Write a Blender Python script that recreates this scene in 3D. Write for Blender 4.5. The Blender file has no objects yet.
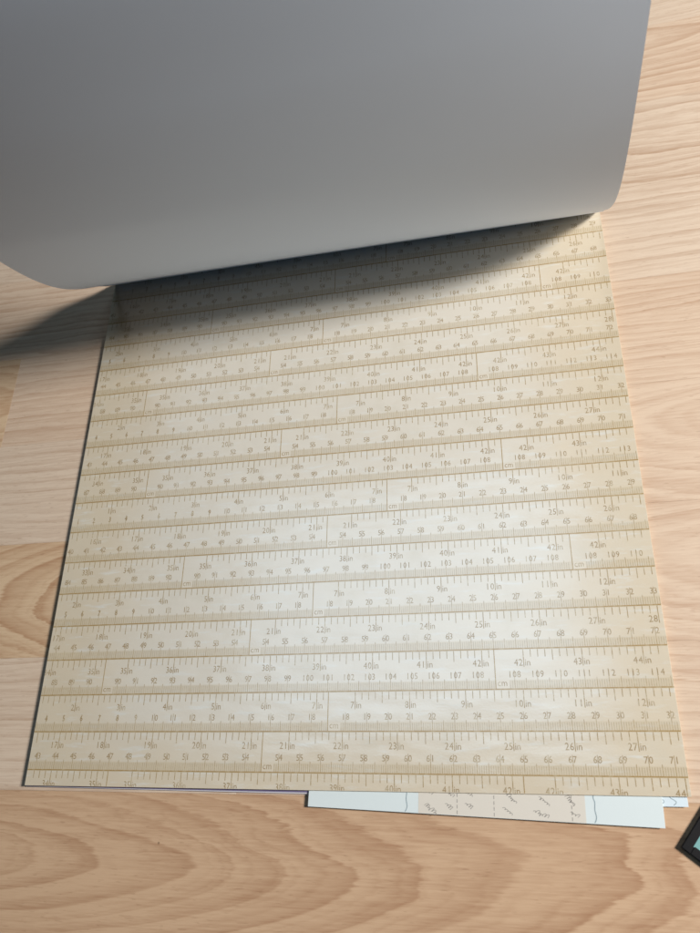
import bpy, bmesh, math, random
from mathutils import Matrix, Vector
random.seed(7)
S = bpy.context.scene
COL = S.collection

# ---------------------------------------------------------------- camera
W = 0.305            # side of the paper pad
ZT = 0.0026          # height of the pad's open page above the floor
M = ((0.97164594, 0.08102022, 0.22212584),
     (0.01717505, 0.91278986, -0.40806825),
     (-0.23581599, 0.40031288, 0.88551703))
C = (0.24843819, -0.00183597, 0.34536527 + ZT)
cd = bpy.data.cameras.new('camera')
cam = bpy.data.objects.new('camera', cd); COL.objects.link(cam)
cam.matrix_world = Matrix((M[0] + (C[0],), M[1] + (C[1],), M[2] + (C[2],), (0, 0, 0, 1)))
cd.sensor_fit = 'VERTICAL'; cd.sensor_height = 24.0; cd.sensor_width = 18.0
cd.lens = 736.03 / 933.0 * 24.0
cd.clip_start = 0.01; cd.clip_end = 50
cd.dof.use_dof = True; cd.dof.focus_distance = 0.37; cd.dof.aperture_fstop = 10.5
S.camera = cam

# ---------------------------------------------------------------- light
w = bpy.data.worlds.new('World'); S.world = w; w.use_nodes = True
bg = w.node_tree.nodes['Background']
bg.inputs[0].default_value = (0.62, 0.78, 1.0, 1); bg.inputs[1].default_value = 0.001
def area(name, loc, target, sx, sy, power, col):
    l = bpy.data.lights.new(name, 'AREA'); l.shape = 'RECTANGLE'; l.size = sx; l.size_y = sy
    l.energy = power; l.color = col
    o = bpy.data.objects.new(name, l); COL.objects.link(o); o.location = loc
    o.rotation_euler = (Vector(target) - Vector(loc)).to_track_quat('-Z', 'Y').to_euler()
    return o
area('window_light', (1.42, 0.20, 0.90), (0.15, 0.2, 0.0), 0.22, 0.28, 35.5, (1.0, 0.985, 0.965))
area('roof_window_light', (0.0, 0.39, 1.25), (0.0, 0.31, 0.0), 0.78, 0.52, 1.9, (0.56, 0.79, 1.0))
area('low_blue_fill', (1.25, -0.95, 0.15), (0.15, 0.25, 0.14), 0.7, 0.20, 1.1, (0.24, 0.56, 1.0))  # added fill lamp, low and blue, to light the turned sheet's front
S.view_settings.view_transform = 'Standard'; S.view_settings.look = 'None'
S.view_settings.gamma = 1.0; S.view_settings.exposure = 0.0
S.view_settings.use_curve_mapping = False

# ---------------------------------------------------------------- helpers
def lin(r, g, b):
    f = lambda c: (c / 255 / 12.92) if c <= 10 else ((c / 255 + 0.055) / 1.055) ** 2.4
    return (f(r), f(g), f(b), 1)

class NT:
    """small node-tree writer"""
    def __init__(s, name):
        s.m = bpy.data.materials.new(name); s.m.use_nodes = True
        s.t = s.m.node_tree; s.b = s.t.nodes['Principled BSDF']
    def n(s, kind, **kw):
        o = s.t.nodes.new(kind)
        for k, v in kw.items(): setattr(o, k, v)
        return o
    def put(s, sock, v):
        if hasattr(v, 'links') or isinstance(v, bpy.types.NodeSocket): s.t.links.new(v, sock)
        else: sock.default_value = v
    def math(s, op, a, b=0.0, c=0.0, clamp=False):
        o = s.n('ShaderNodeMath', operation=op, use_clamp=clamp)
        for i, v in enumerate((a, b, c)): s.put(o.inputs[i], v)
        return o.outputs[0]
    def vec(s, x, y, z):
        o = s.n('ShaderNodeCombineXYZ')
        for i, v in enumerate((x, y, z)): s.put(o.inputs[i], v)
        return o.outputs[0]
    def noise(s, v, scale, detail=3.0, rough=0.55, dist=0.0):
        o = s.n('ShaderNodeTexNoise'); s.put(o.inputs['Vector'], v)
        o.inputs['Scale'].default_value = scale; o.inputs['Detail'].default_value = detail
        o.inputs['Roughness'].default_value = rough; o.inputs['Distortion'].default_value = dist
        return o.outputs[0]
    def ramp(s, f, stops, interp='LINEAR'):
        o = s.n('ShaderNodeValToRGB'); s.put(o.inputs[0], f); e = o.color_ramp.elements
        o.color_ramp.interpolation = interp
        while len(e) > 1: e.remove(e[-1])
        e[0].position = stops[0][0]; e[0].color = stops[0][1]
        for p, c in stops[1:]:
            k = e.new(p); k.color = c
        return o.outputs[0]
    def mix(s, f, a, b, blend='MIX'):
        o = s.n('ShaderNodeMix', data_type='RGBA', blend_type=blend)
        s.put(o.inputs[0], f); s.put(o.inputs[6], a); s.put(o.inputs[7], b)
        return o.outputs[2]
    def smooth(s, v, a, b):
        o = s.n('ShaderNodeMapRange', interpolation_type='SMOOTHSTEP')
        s.put(o.inputs[0], v); o.inputs[1].default_value = a; o.inputs[2].default_value = b
        return o.outputs[0]
    def bump(s, h, strength, dist):
        o = s.n('ShaderNodeBump'); o.inputs['Strength'].default_value = strength
        o.inputs['Distance'].default_value = dist; s.put(o.inputs['Height'], h)
        s.t.links.new(o.outputs[0], s.b.inputs['Normal'])
    def fin(s, col, rough=0.5, spec=0.5):
        s.put(s.b.inputs['Base Color'], col); s.put(s.b.inputs['Roughness'], rough)
        s.b.inputs['Specular IOR Level'].default_value = spec
        return s.m
    def obj_xyz(s):
        tc = s.n('ShaderNodeTexCoord'); sp = s.n('ShaderNodeSeparateXYZ')
        s.t.links.new(tc.outputs['Object'], sp.inputs[0])
        return tc.outputs['Object'], sp.outputs[0], sp.outputs[1], sp.outputs[2]
G = lambda v: (v, v, v, 1)

def mesh_obj(name, verts, faces, mat, parent=None, smooth=False, loc=(0, 0, 0)):
    me = bpy.data.meshes.new(name); me.from_pydata(verts, [], faces); me.update()
    o = bpy.data.objects.new(name, me); COL.objects.link(o)
    for m in (mat if isinstance(mat, list) else [mat]): me.materials.append(m)
    o.parent = parent; o.location = loc
    if smooth: me.shade_smooth()
    return o
def empty(name, loc=(0, 0, 0), rz=0):
    o = bpy.data.objects.new(name, None); COL.objects.link(o)
    o.location = loc; o.rotation_euler = (0, 0, rz); o.empty_display_size = 0.02
    return o
def tag(o, label, cat):
    o['label'] = label; o['category'] = cat
    return o
def box_bm(x0, y0, z0, x1, y1, z1, bev=0.0, seg=2):
    bm = bmesh.new(); bmesh.ops.create_cube(bm, size=1)
    for v in bm.verts:
        v.co = Vector((x0 if v.co.x < 0 else x1, y0 if v.co.y < 0 else y1, z0 if v.co.z < 0 else z1))
    if bev: bmesh.ops.bevel(bm, geom=bm.edges[:], offset=bev, segments=seg, affect='EDGES')
    return bm
def bm_obj(name, bm, mat, parent=None, loc=(0, 0, 0), rz=0):
    me = bpy.data.meshes.new(name); bm.to_mesh(me); bm.free()
    o = bpy.data.objects.new(name, me); COL.objects.link(o)
    for m in (mat if isinstance(mat, list) else [mat]): me.materials.append(m)
    o.parent = parent; o.location = loc; o.rotation_euler = (0, 0, rz)
    return o

# ---------------------------------------------------------------- wood
PALE = (lin(219, 197, 174), lin(184, 153, 127))
PINK = (lin(217, 192, 167), lin(183, 147, 119))
ORANGE = (lin(206, 172, 139), lin(162, 119, 87))
TAN = (lin(214, 184, 150), lin(176, 134, 100))
def wood(seed, cols, cx, cv, k, freq, amp, off=0.0, power=1.6):
    """plain-sawn board: growth rings of a log that the face cuts at a slant.
    cx: where along the board the cut crosses the pith line, cv: across, k: slant"""
    t = NT('beech_wood')
    p, x, y, z = t.obj_xyz()
    lo = t.noise(t.vec(t.math('MULTIPLY_ADD', x, 6.0, seed * 3.7), t.math('MULTIPLY', y, 26.0), seed), 1.0, 2.0, 0.5)
    lo2 = t.noise(t.vec(t.math('MULTIPLY_ADD', x, 16.0, seed * 1.9), t.math('MULTIPLY', y, 70.0), seed + 4), 1.0, 3.0, 0.55)
    wv = t.math('ADD', t.math('MULTIPLY', t.math('SUBTRACT', lo, 0.5), 0.019), t.math('MULTIPLY', t.math('SUBTRACT', lo2, 0.5), 0.0045))
    fe = t.noise(t.vec(t.math('MULTIPLY_ADD', x, 60.0, seed), t.math('MULTIPLY', y, 900.0), seed + 6), 1.0, 2.0, 0.6)
    wv = t.math('ADD', wv, t.math('MULTIPLY', t.math('SUBTRACT', fe, 0.5), 0.0024))
    v = t.math('SUBTRACT', t.math('ADD', y, wv), cv)
    d = t.math('MULTIPLY_ADD', t.math('SUBTRACT', x, cx), k, t.math('MULTIPLY', wv, 0.6))
    d = t.math('ADD', d, off)
    r = t.math('SQRT', t.math('ADD', t.math('MULTIPLY', v, v), t.math('MULTIPLY', d, d)))
    # uneven year widths
    rr = t.math('ADD', t.math('MULTIPLY', r, freq), t.math('MULTIPLY', t.noise(t.vec(t.math('MULTIPLY', r, freq * 0.55), seed, 0.0), 1.0, 1.0), 1.3))
    fr = t.math('FRACT', rr)
    ring = t.math('POWER', fr, power)
    ring = t.math('MULTIPLY', ring, t.smooth(t.math('SUBTRACT', 1.0, fr), 0.0, 0.10))
    yr = t.math('FLOOR', rr)
    wn = t.n('ShaderNodeTexWhiteNoise', noise_dimensions='2D')
    t.put(wn.inputs['Vector'], t.vec(yr, seed, 0.0))
    ring = t.math('MULTIPLY', ring, t.math('MULTIPLY_ADD', wn.outputs[0], 0.75, 0.35))
    f2 = t.math('FRACT', t.math('MULTIPLY_ADD', rr, 2.63, t.math('MULTIPLY', lo2, 0.8)))
    f2 = t.math('MULTIPLY', t.math('POWER', f2, 3.0), t.smooth(t.math('SUBTRACT', 1.0, f2), 0.0, 0.25))
    ring = t.math('ADD', ring, t.math('MULTIPLY', f2, t.math('MULTIPLY_ADD', lo, 1.2, -0.10)))
    # the slow drift of tone and the fine fibre
    tone = t.noise(t.vec(t.math('MULTIPLY', x, 5.0), t.math('MULTIPLY', y, 30.0), seed + 9), 1.0, 2.0)
    fib = t.noise(t.vec(t.math('MULTIPLY', x, 70.0), t.math('MULTIPLY', y, 1500.0), seed), 1.0, 3.0, 0.65)
    fib2 = t.noise(t.vec(t.math('MULTIPLY', x, 22.0), t.math('MULTIPLY', y, 420.0), seed + 2), 1.0, 3.0, 0.6)
    fac = t.math('MULTIPLY', ring, amp)
    fac = t.math('ADD', fac, t.math('MULTIPLY', t.math('SUBTRACT', tone, 0.42), 0.55))
    fac = t.math('ADD', fac, t.math('MULTIPLY', t.math('SUBTRACT', fib, 0.5), 0.95))
    fac = t.math('ADD', fac, t.math('MULTIPLY', t.math('SUBTRACT', fib2, 0.5), 0.6), clamp=True)
    col = t.mix(fac, cols[0], cols[1])
    # beech flecks: short dark dashes
    fl = t.noise(t.vec(t.math('MULTIPLY', x, 190.0), t.math('MULTIPLY', y, 1700.0), seed + 5), 1.0, 1.0, 0.4)
    col = t.mix(t.math('MULTIPLY', t.smooth(fl, 0.66, 0.78), 0.30), col, lin(140, 100, 70))
    # a rare dark speck
    vo = t.n('ShaderNodeTexVoronoi'); t.put(vo.inputs['Vector'], p); vo.inputs['Scale'].default_value = 26.0
    col = t.mix(t.math('MULTIPLY', t.math('LESS_THAN', vo.outputs['Distance'], 0.022), 0.55), col, lin(95, 70, 50))
    t.bump(t.math('ADD', fib, t.math('MULTIPLY', ring, 0.4)), 0.10, 0.0004)
    return t.fin(col, t.math('MULTIPLY_ADD', fib2, 0.16, 0.36), 0.42)

floor = empty('floor'); floor['kind'] = 'structure'
tj = NT('joint_dark'); m_joint = tj.fin(lin(92, 66, 46), 0.8, 0.2)
mesh_obj('underlay', [(-.75, -.32, -.0016), (.95, -.32, -.0016), (.95, 1.1, -.0016), (-.75, 1.1, -.0016)], [(0, 1, 2, 3)], m_joint, floor)
P0, PW = -0.0022, 0.0645
def plank(row, x0, x1, mat):
    y0 = P0 + PW * row
    g = 0.00002
    bm = box_bm(x0 + g, g, -0.0014, x1 - g, PW - g, 0.0, 0.00005, 1)
    return bm_obj('plank', bm, mat, floor, (0, y0, 0))
#            row : pieces (x0, x1, colours, cx, cv, k, freq, amp, off)
rows = {
 -1: [(-.72, .93, ORANGE, -0.075, 0.034, 0.15, 205, 0.62, 0.004)],
  0: [(-.60, .11, PALE, .3, .14, .012, 210, .55, 0), (.11, .90, PINK, .9, -.05, .02, 190, .6, 0)],
  1: [(-.70, .08, TAN, .16, .030, .20, 200, .85, 0), (.08, .92, PINK, .62, .038, .09, 210, .7, 0)],
  2: [(-.58, .20, PALE, .5, .12, .02, 190, .6, 0), (.20, .94, PINK, .66, .040, .10, 190, .7, 0)],
  3: [(-.70, -.062, TAN, -.30, .03, .10, 210, .7, 0), (-.062, .70, PINK, .5, -.06, .03, 200, .6, 0)],
  4: [(-.66, .16, PINK, .4, .12, .05, 210, .8, 0), (.16, .93, PALE, .9, -.03, .05, 180, .65, 0)],
  5: [(-.70, .02, PALE, -.5, -.04, .05, 200, .6, 0), (.02, .90, PALE, .95, .10, .05, 200, .8, 0)],
  6: [(-.60, .25, PINK, -.4, .03, .06, 200, .7, 0), (.25, .94, PINK, .28, .052, .15, 180, .8, 0)],
  7: [(-.70, .12, ORANGE, -.2, .03, .1, 190, .7, 0), (.12, .93, PALE, .9, .1, .03, 190, .4, 0)],
  8: [(-.64, .30, PALE, .1, .1, .05, 190, .6, 0), (.30, .92, PINK, .6, .03, .1, 190, .6, 0)],
  9: [(-.70, .1, PINK, .1, .1, .05, 190, .6, 0), (.1, .92, PALE, .6, .03, .1, 190, .6, 0)],
 10: [(-.64, .25, ORANGE, .1, .1, .05, 190, .6, 0), (.25, .92, PINK, .6, .03, .1, 190, .6, 0)],
 -2: [(-.66, .2, PINK, .1, .1, .05, 190, .6, 0), (.2, .92, PALE, .6, .03, .1, 190, .6, 0)],
}
sd = 1
for r in sorted(rows):
    for (x0, x1, cols, cx, cv, k, fq, am, off) in rows[r]:
        sd += 1
        plank(r, x0, x1, wood(sd * 1.37, cols, cx, cv, k, fq, am, off))

# ---------------------------------------------------------------- paper materials
PIT, Y0 = 0.01763193, 0.0072213
def paper_plain(name, col, rough=0.55, amount=0.03):
    t = NT(name); p, x, y, z = t.obj_xyz()
    n = t.noise(p, 900.0, 3.0); n2 = t.noise(p, 14.0, 3.0)
    c = t.mix(t.math('MULTIPLY', n2, amount * 4), col, tuple(c * (1 - amount * 5) for c in col[:3]) + (1,))
    t.bump(n, 0.05, 0.0002)
    return t.fin(c, rough, 0.4)
m_back = paper_plain('sheet_back_sky_tint', lin(222, 233, 246), 0.6, 0.012)  # white paper; sky-blue light on the turned sheet is mixed into this colour
m_core = paper_plain('paper_edge', lin(226, 220, 205), 0.7, 0.02)

def aged(t, x, y, p):
    """where the print has worn pale (1) and where it stays tan along the page's margins (0)"""
    ex = t.math('MINIMUM', x, t.math('SUBTRACT', W, x))
    ey = t.math('MINIMUM', t.math('ADD', y, 0.012), t.math('SUBTRACT', W + 0.03, y))
    wob = t.noise(p, 16.0, 4.0, 0.6)
    e = t.math('MINIMUM', ex, t.math('MULTIPLY', ey, 1.3))
    e = t.math('ADD', e, t.math('MULTIPLY', t.math('SUBTRACT', wob, 0.5), 0.05))
    return t.smooth(e, 0.012, 0.066)
t = NT('tape_measure_page'); p, x, y, z = t.obj_xyz()
ag = aged(t, x, y, p)
v = t.math('FRACT', t.math('DIVIDE', t.math('SUBTRACT', y, Y0), PIT))
streak = t.noise(t.vec(t.math('MULTIPLY', x, 60.0), t.math('MULTIPLY', y, 380.0), 3.0), 1.0, 4.0, 0.62)
blot = t.noise(p, 60.0, 4.0, 0.6)
col = t.mix(ag, lin(221, 206, 181), lin(226, 218, 203))
col = t.mix(t.math('MULTIPLY', t.smooth(streak, 0.52, 0.72), 0.5), col, lin(228, 230, 226))
col = t.mix(t.math('MULTIPLY', t.smooth(blot, 0.5, 0.75), 0.30), col, lin(211, 202, 181))
band = t.math('SUBTRACT', 1.0, t.smooth(v, 0.20, 0.25))
col = t.mix(t.math('MULTIPLY', band, 0.34), col, lin(200, 179, 140))
col = t.mix(t.math('MULTIPLY', t.smooth(v, 0.955, 0.99), 0.30), col, lin(196, 178, 138))
fine = t.noise(p, 1100.0, 2.0)
rip = t.noise(t.vec(t.math('MULTIPLY', x, 22.0), t.math('MULTIPLY', y, 60.0), 7.0), 1.0, 2.0)
t.bump(t.math('MULTIPLY_ADD', rip, 2.0, t.math('MULTIPLY', t.math('ADD', fine, streak), 0.10)), 0.30, 0.0010)
m_page = t.fin(col, t.math('MULTIPLY_ADD', blot, 0.12, 0.14), 1.0)
m_page.node_tree.nodes['Principled BSDF'].inputs['IOR'].default_value = 1.75

def ink(name, c0, c1, worn=0.55):
    t = NT(name); p, x, y, z = t.obj_xyz()
    n = t.noise(p, 420.0, 3.0, 0.65); g = t.noise(p, 22.0, 3.0)
    ag = aged(t, x, y, p)
    c = t.mix(t.math('MULTIPLY', ag, 0.7), c0, c1)
    f = t.math('MULTIPLY', t.smooth(t.math('ADD', n, t.math('MULTIPLY', t.math('SUBTRACT', g, 0.5), 0.5)), 0.42, 0.70), worn)
    c = t.mix(f, c, lin(222, 211, 184))
    t.b.inputs['IOR'].default_value = 1.75
    return t.fin(c, 0.20, 1.0)
m_ink = ink('tape_ink', lin(168, 142, 102), lin(166, 144, 108))
m_tick = ink('tick_ink', lin(174, 147, 104), lin(172, 150, 113), 0.6)
m_mm = ink('millimetre_ink', lin(188, 168, 136), lin(188, 176, 154), 0.6)
m_patch = ink('unprinted_patch', lin(221, 206, 181), lin(226, 218, 203), 0.1)
m_line = ink('tape_seam_ink', lin(176, 146, 96), lin(174, 147, 100), 0.3)

# ---------------------------------------------------------------- glyphs (drawn from the built-in typeface)
GL = {}
def glyphs(chars):
    for ch in chars:
        cu = bpy.data.curves.new('glyph', 'FONT'); cu.body = ch; cu.size = 1.0; cu.resolution_u = 2
        o = bpy.data.objects.new('glyph', cu); COL.objects.link(o)
        bpy.context.view_layer.update()
        dg = bpy.context.evaluated_depsgraph_get(); me = o.evaluated_get(dg).to_mesh()
        vs = [(q.co.x, q.co.y) for q in me.vertices]; fs = [tuple(f.vertices) for f in me.polygons]
        x0 = min(q[0] for q in vs); x1 = max(q[0] for q in vs)
        GL[ch] = ([(a - x0, b) for a, b in vs], fs, x1 - x0)
        o.evaluated_get(dg).to_mesh_clear(); bpy.data.objects.remove(o); bpy.data.curves.remove(cu)
glyphs('0123456789incm')
class Print:
    def __init__(s): s.v = []; s.f = []; s.m = []
    def rect(s, x0, y0, x1, y1, m, z=0.0):
        b = len(s.v); s.v += [(x0, y0, z), (x1, y0, z), (x1, y1, z), (x0, y1, z)]
        s.f.append((b, b + 1, b + 2, b + 3)); s.m.append(m)
    def width(s, txt, size, sx=0.86): return sum((0.5 if c == '1' else GL[c][2]) * size * sx + size * 0.1 for c in txt) - size * 0.1
    def text(s, txt, x, y, size, m, sx=0.86, z=0.00001):
        for ch in txt:
            vs, fs, wd = GL[ch]; pad_ = (0.5 - wd) / 2 if ch == '1' else 0
            x += pad_ * size * sx; wd += pad_; b = len(s.v)
            s.v += [(x + a * size * sx, y + q * size, z) for a, q in vs]
            s.f += [tuple(b + i for i in f) for f in fs]; s.m += [m] * len(fs)
            x += wd * size * sx + size * 0.1
    def build(s, name, mats, parent, clip=True):
        o = mesh_obj(name, s.v, s.f, mats, parent)
        for pl, mi in zip(o.data.polygons, s.m): pl.material_index = mi
        if clip:
            bm = bmesh.new(); bm.from_mesh(o.data); e = 0.0002
            for co, no in (((e, 0, 0), (-1, 0, 0)), ((W - e, 0, 0), (1, 0, 0)), ((0, e, 0), (0, -1, 0)), ((0, W - e, 0), (0, 1, 0))):
                bmesh.ops.bisect_plane(bm, geom=bm.verts[:] + bm.edges[:] + bm.faces[:], plane_co=co, plane_no=no, clear_outer=True)
            bm.to_mesh(o.data); bm.free()
        return o

# ---------------------------------------------------------------- the paper pad
pad = empty('paper_pad', (0, 0, 0))
tag(pad, 'square scrapbook paper pad open at a cream page printed with tape measures', 'paper pad')
ZP = ZT                     # open page's top, in the pad's own frame
def sheet_bm(x0, y0, x1, y1, zt, th=0.00028): return box_bm(x0, y0, zt - th, x1, y1, zt, 0.00005, 1)
# backing board and the pages below the open one, each a hair out of line
m_board = paper_plain('grey_board', lin(150, 140, 125), 0.8, 0.04)
bm_obj('backing_board', box_bm(0.0006, 0.0006, 0.0, W - 0.0006, W - 0.0004, 0.00045, 0.00008, 1), m_board, pad)
m_violet = paper_plain('violet_print', lin(118, 108, 140), 0.55, 0.05)
m_lilac = paper_plain('lilac_print', lin(205, 200, 205), 0.55, 0.03)
under = [(m_core, 0, 0, 0), (m_lilac, -.0006, -.0005, -.40), (m_violet, -.0004, -.0003, -.24), (m_core, -.0003, .0002, .03), (m_core, -.0002, .0003, -.02)]
for i, (mm, dx, dy, a) in enumerate(under):
    bm_obj('page', sheet_bm(0.0004, 0, W - (0.0024 if i in (1, 2) else 0.0004), W - 0.0006, (0.00068, 0.0009, 0.00112, 0.00196, 0.00218)[i], 0.00019), mm, pad, (dx, dy, 0), math.radians(a))
page = bm_obj('open_page', sheet_bm(0, 0, W, W, ZP, 0.0002), [m_page], pad)
page['label'] = 'cream page printed with rows of tape measures'

INCH, CM = 0.0254, 0.0100
# joints of the printed tapes, row by row from the near edge: (x, inch value, cm value)
J = [
    [(0.0446, 35, 90), (0.2399, 42, 108)],
    [(0.1223, 21, 54)],
    [(0.1535, 7, 18)],
    [(0.0346, 35, 90), (0.2308, 42, 108)],
    [(0.1124, 21, 54)],
    [(0.1442, 7, 18)],
    [(0.0721, 35, 90), (0.2692, 42, 108)],
    [(0.1503, 21, 54)],
    [(0.1817, 7, 18)],
    [(0.0438, 35, 90), (0.2409, 42, 108)],
    [(0.1223, 21, 54)],
    [(0.1538, 7, 18)],
    [(0.035, 35, 90), (0.2312, 42, 108)],
    [(0.1125, 21, 54)],
    [(0.144, 7, 18)],
    [(0.0725, 35, 90), (0.2687, 42, 108)],
    [(0.1504, 21, 54)],
    [(0.1817, 7, 18)],
]
# ---
for k, js in enumerate(J):
    top = Y0 + k * PIT; bot = top - PIT
    pr = Print()
    pr.rect(0, top - 0.00028, W, top + 0.00028, 2, 0.00002)
    segs = []
    xs = [None] + js + [None]
    for i in range(len(js) + 1):
        lj, rj = xs[i], xs[i + 1]
        if lj: x0, xi, vi, xc, vc = lj[0], lj[0] + 0.0129, lj[1], lj[0] + 0.0084, lj[2]
        else:  x0, xi, vi, xc, vc = -0.001, rj[0] - 0.0056, rj[1], rj[0] - 0.0079, rj[2]
        x1 = rj[0] if rj else W + 0.001
        segs.append((x0, x1, xi, vi, xc, vc, lj is not None))
    for (x0, x1, xi, vi, xc, vc, joint) in segs:
        if joint:
            pr.rect(x0 - 0.00019, bot + 0.0003, x0 + 0.00019, top - 0.0003, 2)
            pr.rect(x0 + 0.0003, bot + 0.0003, x0 + 0.0060, bot + 0.0038, 4, -0.00001)
            pr.text('cm', x0 + 0.0009, bot + 0.0013, 0.0042, 0)
        # inch scale: eighths hanging from the upper edge
        a = math.ceil((x0 + 0.0022 - xi) / (INCH / 8)); b = math.floor((x1 - 0.0022 - xi) / (INCH / 8))
        if joint: a = max(a, 0)
        for q in range(a, b + 1):
            x = xi + q * INCH / 8
            L = 0.0081 if q % 8 == 0 else (0.0053 if q % 4 == 0 else 0.0038)
            hw = 0.00018 if q % 8 == 0 else 0.00016
            if q % 8 == 0 and vi + q // 8 <= 0: L = 0.0053
            pr.rect(x - hw, top - L, x + hw, top - 0.0004, 1)
            n = vi + q // 8
            if q % 8 == 0 and n > 0:
                s_ = str(n); wd = pr.width(s_, 0.0043)
                pr.text(s_, x - 0.0005 - wd, top - 0.0076, 0.0043, 0)
                if x + 0.004 < x1: pr.text('in', x + 0.0006, top - 0.0076, 0.0043, 0)
        # centimetre scale: millimetres standing on the lower edge
        mm = CM / 10; st = x0 + (0.0062 if joint else 0.0006)
        a = math.ceil((st - xc) / mm); b = math.floor((x1 - 0.0008 - xc) / mm)
        for q in range(a, b + 1):
            x = xc + q * mm
            L = 0.0082 if q % 10 == 0 else (0.0047 if q % 5 == 0 else 0.0036)
            n = vc + q // 10
            if q % 10 == 0 and n <= 0: L = 0.0047
            pr.rect(x - 0.00011, bot + 0.0003, x + 0.00011, bot + L, 3 if q % 5 else 1)
            if q % 10 == 0 and n > 0:
                s_ = str(n); wd = pr.width(s_, 0.0040)
                if x - wd / 2 > x0 and x + wd / 2 < x1 + 0.002: pr.text(s_, x - wd / 2, bot + 0.0050, 0.0040, 0)
    o = pr.build('printed_tape', [m_ink, m_tick, m_line, m_mm, m_patch], page)
    o.location = (0, 0, ZP + 0.00003)

# the sheets turned over the glued far edge: they lean out, stand and curl back
PROF = [(.3046, .0003), (.2968, .0068), (.2880, .0178), (.2800, .0272), (.2725, .0372), (.2655, .0482), (.2596, .0610), (.2550, .0755), (.2517, .0915),
        (.2494, .1085), (.2480, .1250), (.2471, .1400), (.2465, .1550), (.2461, .1700), (.2460, .1850), (.2463, .2000), (.2472, .2150), (.2492, .2300), (.2528, .2440), (.2583, .2570), (.2655, .2680)]
def catmull(P, n):
    out = []
    for i in range(len(P) - 1):
        p0, p1, p2, p3 = P[max(i - 1, 0)], P[i], P[i + 1], P[min(i + 2, len(P) - 1)]
        for j in range(n):
            u = j / n
            out.append(tuple(0.5 * (2 * b + (c - a) * u + (2 * a - 5 * b + 4 * c - d) * u * u + (3 * b - a - 3 * c + d) * u ** 3) for a, b, c, d in zip(p0, p1, p2, p3)))
    return out + [P[-1]]
def curled(name, push, mats, nx=28, th=0.00026, drop=0):
    pts = catmull(PROF, 4); pts = pts[:len(pts) - drop]; V = []; F = []
    n = len(pts)
    nrm = []
    for i in range(n):
        a = pts[max(i - 1, 0)]; b = pts[min(i + 1, n - 1)]
        ty, tz = b[0] - a[0], b[1] - a[1]; l = math.hypot(ty, tz); nrm.append((tz / l, -ty / l))   # towards the inside of the curl
    for side in (0, 1):
        for i, (y, z) in enumerate(pts):
            for j in range(nx + 1):
                u = j / nx; x = u * W
                tw = -0.0085 * min(1, max(0, (z - 0.02) / 0.09)) * (1 - u) ** 1.2
                of = push * min(1, i / 10) + side * th
                wave = 0.0006 * math.sin(u * 5.1 + z * 30) * min(1, z / 0.05)
                bz = min(1, max(0, (z - 0.05) / 0.12)); bulge = -0.0085 * bz * bz * (3 - 2 * bz) * 4 * u * (1 - u)
                V.append((x, y + tw + wave + bulge + nrm[i][0] * of, z + ZP + nrm[i][1] * of))
    R = nx + 1; N = n * R
    for i in range(n - 1):
        for j in range(nx):
            a = i * R + j
            F.append((a, a + 1, a + R + 1, a + R)); F.append((N + a, N + a + R, N + a + R + 1, N + a + 1))
    for i in range(n - 1):
        a = i * R; F.append((a, a + R, N + a + R, N + a)); a = i * R + nx; F.append((a, N + a, N + a + R, a + R))
    for j in range(nx):
        F.append((j, N + j, N + j + 1, j + 1)); a = (n - 1) * R + j; F.append((a, a + 1, N + a + 1, N + a))
    o = mesh_obj(name, V, F, mats, pad, True)
    for pl in o.data.polygons: pl.material_index = 0 if pl.index < 2 * (n - 1) * nx and pl.index % 2 == 0 else (1 if pl.index < 2 * (n - 1) * nx else 2)
    o.data.set_sharp_from_angle(angle=math.radians(40))
    return o
m_cover = paper_plain('cover_print', lin(176, 160, 128), 0.5, 0.05)
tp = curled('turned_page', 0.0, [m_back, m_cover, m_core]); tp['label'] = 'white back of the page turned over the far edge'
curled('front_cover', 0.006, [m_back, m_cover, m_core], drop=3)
# glued binding strip along the far edge
m_glue = paper_plain('glue_strip', lin(190, 180, 160), 0.7, 0.03)
bm_obj('binding_strip', box_bm(0.0005, W + 0.0001, 0.0, W - 0.0005, W + 0.0008, ZP + 0.0008, 0.0002, 2), m_glue, pad)

# ---------------------------------------------------------------- loose sheets under the pad
def ribbon(pr, pts, wd, m, z=0.0):
    for (a, b), (c, d) in zip(pts, pts[1:]):
        l = math.hypot(c - a, d - b) or 1e-9; nx, ny = -(d - b) / l * wd / 2, (c - a) / l * wd / 2
        i = len(pr.v); pr.v += [(a + nx, b + ny, z), (a - nx, b - ny, z), (c - nx, d - ny, z), (c + nx, d + ny, z)]
        pr.f.append((i, i + 1, i + 2, i + 3)); pr.m.append(m)
m_blue = paper_plain('pale_blue_print', lin(218, 226, 225), 0.5, 0.03)
m_blue2 = paper_plain('paler_blue_print', lin(216, 228, 234), 0.5, 0.03)
m_beige = paper_plain('faded_letter_print', lin(219, 211, 198), 0.5, 0.04)
m_write = paper_plain('writing_ink', lin(140, 134, 128), 0.6, 0.05)
m_grey = paper_plain('ornament_ink', lin(150, 165, 170), 0.6, 0.05)
SZ = 0.150
A1 = math.radians(-1.94)
ls = empty('loose_sheet', (0.1452, -0.0066, 0.00150), A1)
tag(ls, 'pale blue sheet with beige handwritten strip, sticking out at the near edge', 'paper sheet')
bm_obj('sheet', box_bm(0, 0, 0, 0.1485, SZ, 0.00025, 0.00005, 1), m_blue, ls)
pr = Print(); pr.rect(0.0495, 0.0001, 0.1185, SZ - 0.001, 0); pr.build('letter_panel', [m_beige], ls, False).location = (0, 0, 0.00028)
pr = Print(); rnd = random.Random(3)
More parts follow.
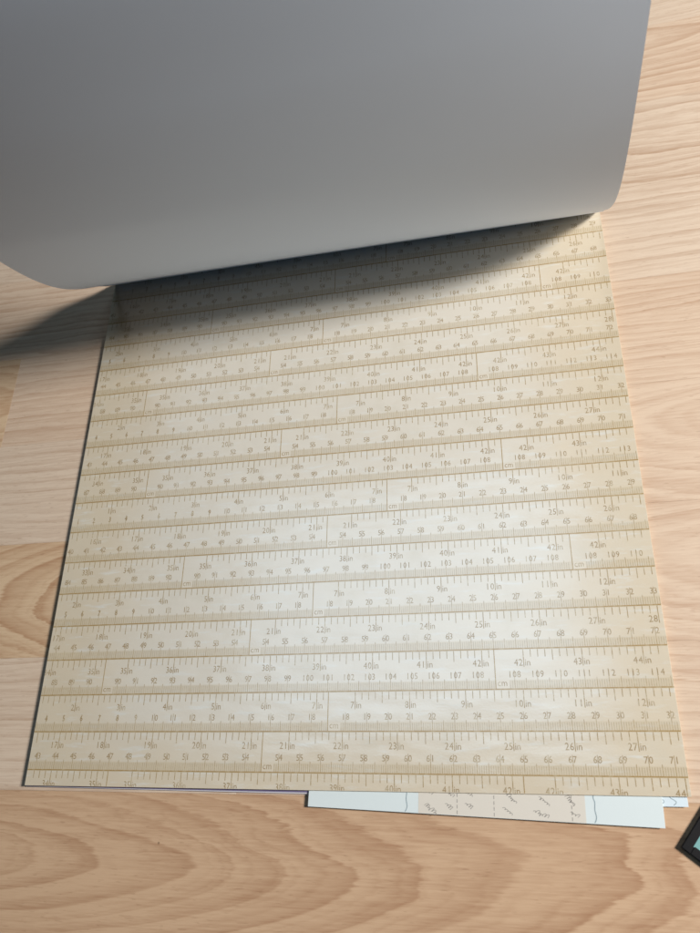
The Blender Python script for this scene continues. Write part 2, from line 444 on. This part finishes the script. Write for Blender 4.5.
for bx in (0.0435, 0.1215):                         # scalloped ornament lines
    pts = []
    for i in range(220):
        yy = 0.0004 + i * 0.0006
        pts.append((bx + 0.0011 * abs(math.sin(yy * 330)) + 0.0004 * math.sin(yy * 900), yy))
    ribbon(pr, pts, 0.00032, 0)
    pr.build('ornament_border', [m_grey], ls, False).location = (0, 0, 0.00031)
    pr = Print()
for bx in (0.066, 0.0815, 0.1130):                   # dashed rules
    for i in range(60): pr.rect(bx, 0.0006 + i * 0.0022, bx + 0.00022, 0.0020 + i * 0.0022, 0)
for ly in range(24):                                 # slanted script, written across the sheet
    for bx, ww in ((0.0505, .007), (0.0590, .006), (0.0690, .010), (0.0835, .012), (0.0975, .012), (0.1095, .007)):
        yb = 0.0006 + ly * 0.0052 + rnd.uniform(-.001, .001); x0 = bx + rnd.uniform(0, .003)
        pts = []; tilt = rnd.uniform(-.75, -.35); ph = 0.0; nl = rnd.randint(3, 6); cx_, ca, sa = 0.0, math.cos(tilt), math.sin(tilt)
        for let in range(nl):                        # joined slanted loops, some with tall or deep strokes
            hgt = rnd.choice((.0005, .0006, .0007, .0014, .0016)); adv = rnd.uniform(.0007, .0012); dn = rnd.choice((0, 0, 0, .0008))
            for i in range(9):
                a_ = i / 9 * 6.283
                lx = cx_ + adv * i / 9 - 0.00028 * math.sin(a_); ly_ = hgt * (1 - math.cos(a_)) / 2 - (dn if 6 <= i <= 7 else 0)
                lx += 0.45 * ly_
                pts.append((x0 + lx * ca - ly_ * sa, yb + 0.0032 + lx * sa + ly_ * ca))
            cx_ += adv
        ribbon(pr, pts, 0.00017, 0)
pr.build('handwriting', [m_write], ls, False).location = (0, 0, 0.00032)

l2 = empty('loose_sheet', (0.1535, -0.0040, 0.00118), math.radians(0.1))
tag(l2, 'lowest pale blue sheet, only its corner showing by the pad\'s near right corner', 'paper sheet')
bm_obj('sheet', box_bm(0, 0, 0, SZ, SZ, 0.00025, 0.00005, 1), m_blue2, l2)
pr = Print()
ribbon(pr, [(0.1445 + 0.0012 * math.sin(i * .9), 0.0006 + i * 0.0006) for i in range(200)], 0.0003, 0)
pr.build('ornament_border', [m_grey], l2, False).location = (0, 0, 0.00027)
pr = Print()
ribbon(pr, [(0.1395 + 0.0016 * math.sin(i * .7), 0.0006 + i * 0.0006) for i in range(200)], 0.0003, 0)
pr.build('ornament_border', [m_grey], l2, False).location = (0, 0, 0.00027)

# ---------------------------------------------------------------- black-rimmed item in the corner
tb = NT('black_lacquer'); p, x, y, z = tb.obj_xyz()
m_black = tb.fin(tb.mix(tb.noise(p, 200.0), lin(14, 12, 13), lin(26, 22, 22)), 0.42, 0.4)
tt = NT('turquoise_card'); p, x, y, z = tt.obj_xyz()
m_turq = tt.fin(tt.mix(tt.noise(p, 40.0, 3.0), lin(104, 158, 158), lin(136, 180, 176)), 0.45, 0.4)
FR = empty('frame', (0.2984, -0.0181, 0), math.radians(52))
tag(FR, 'black rimmed frame with turquoise face, cut off at the right edge', 'frame')
fw, fh, rim, fz = 0.15, 0.105, 0.0036, 0.0022      # extends along local +x and -y
def rim_bar(x0, y0, x1, y1): bm_obj('rim', box_bm(x0, y0, 0, x1, y1, fz, 0.00025, 2), m_black, FR)
rim_bar(0, -rim, fw, 0); rim_bar(0, -fh, fw, -fh + rim)
rim_bar(0.0, -fh + rim + .00001, rim, -rim - .00001); rim_bar(fw - rim, -fh + rim + .00001, fw, -rim - .00001)
bm_obj('face', box_bm(rim - .0006, -fh + rim - .0006, 0.0004, fw - rim + .0006, -rim + .0006, fz - 0.0001), m_turq, FR)
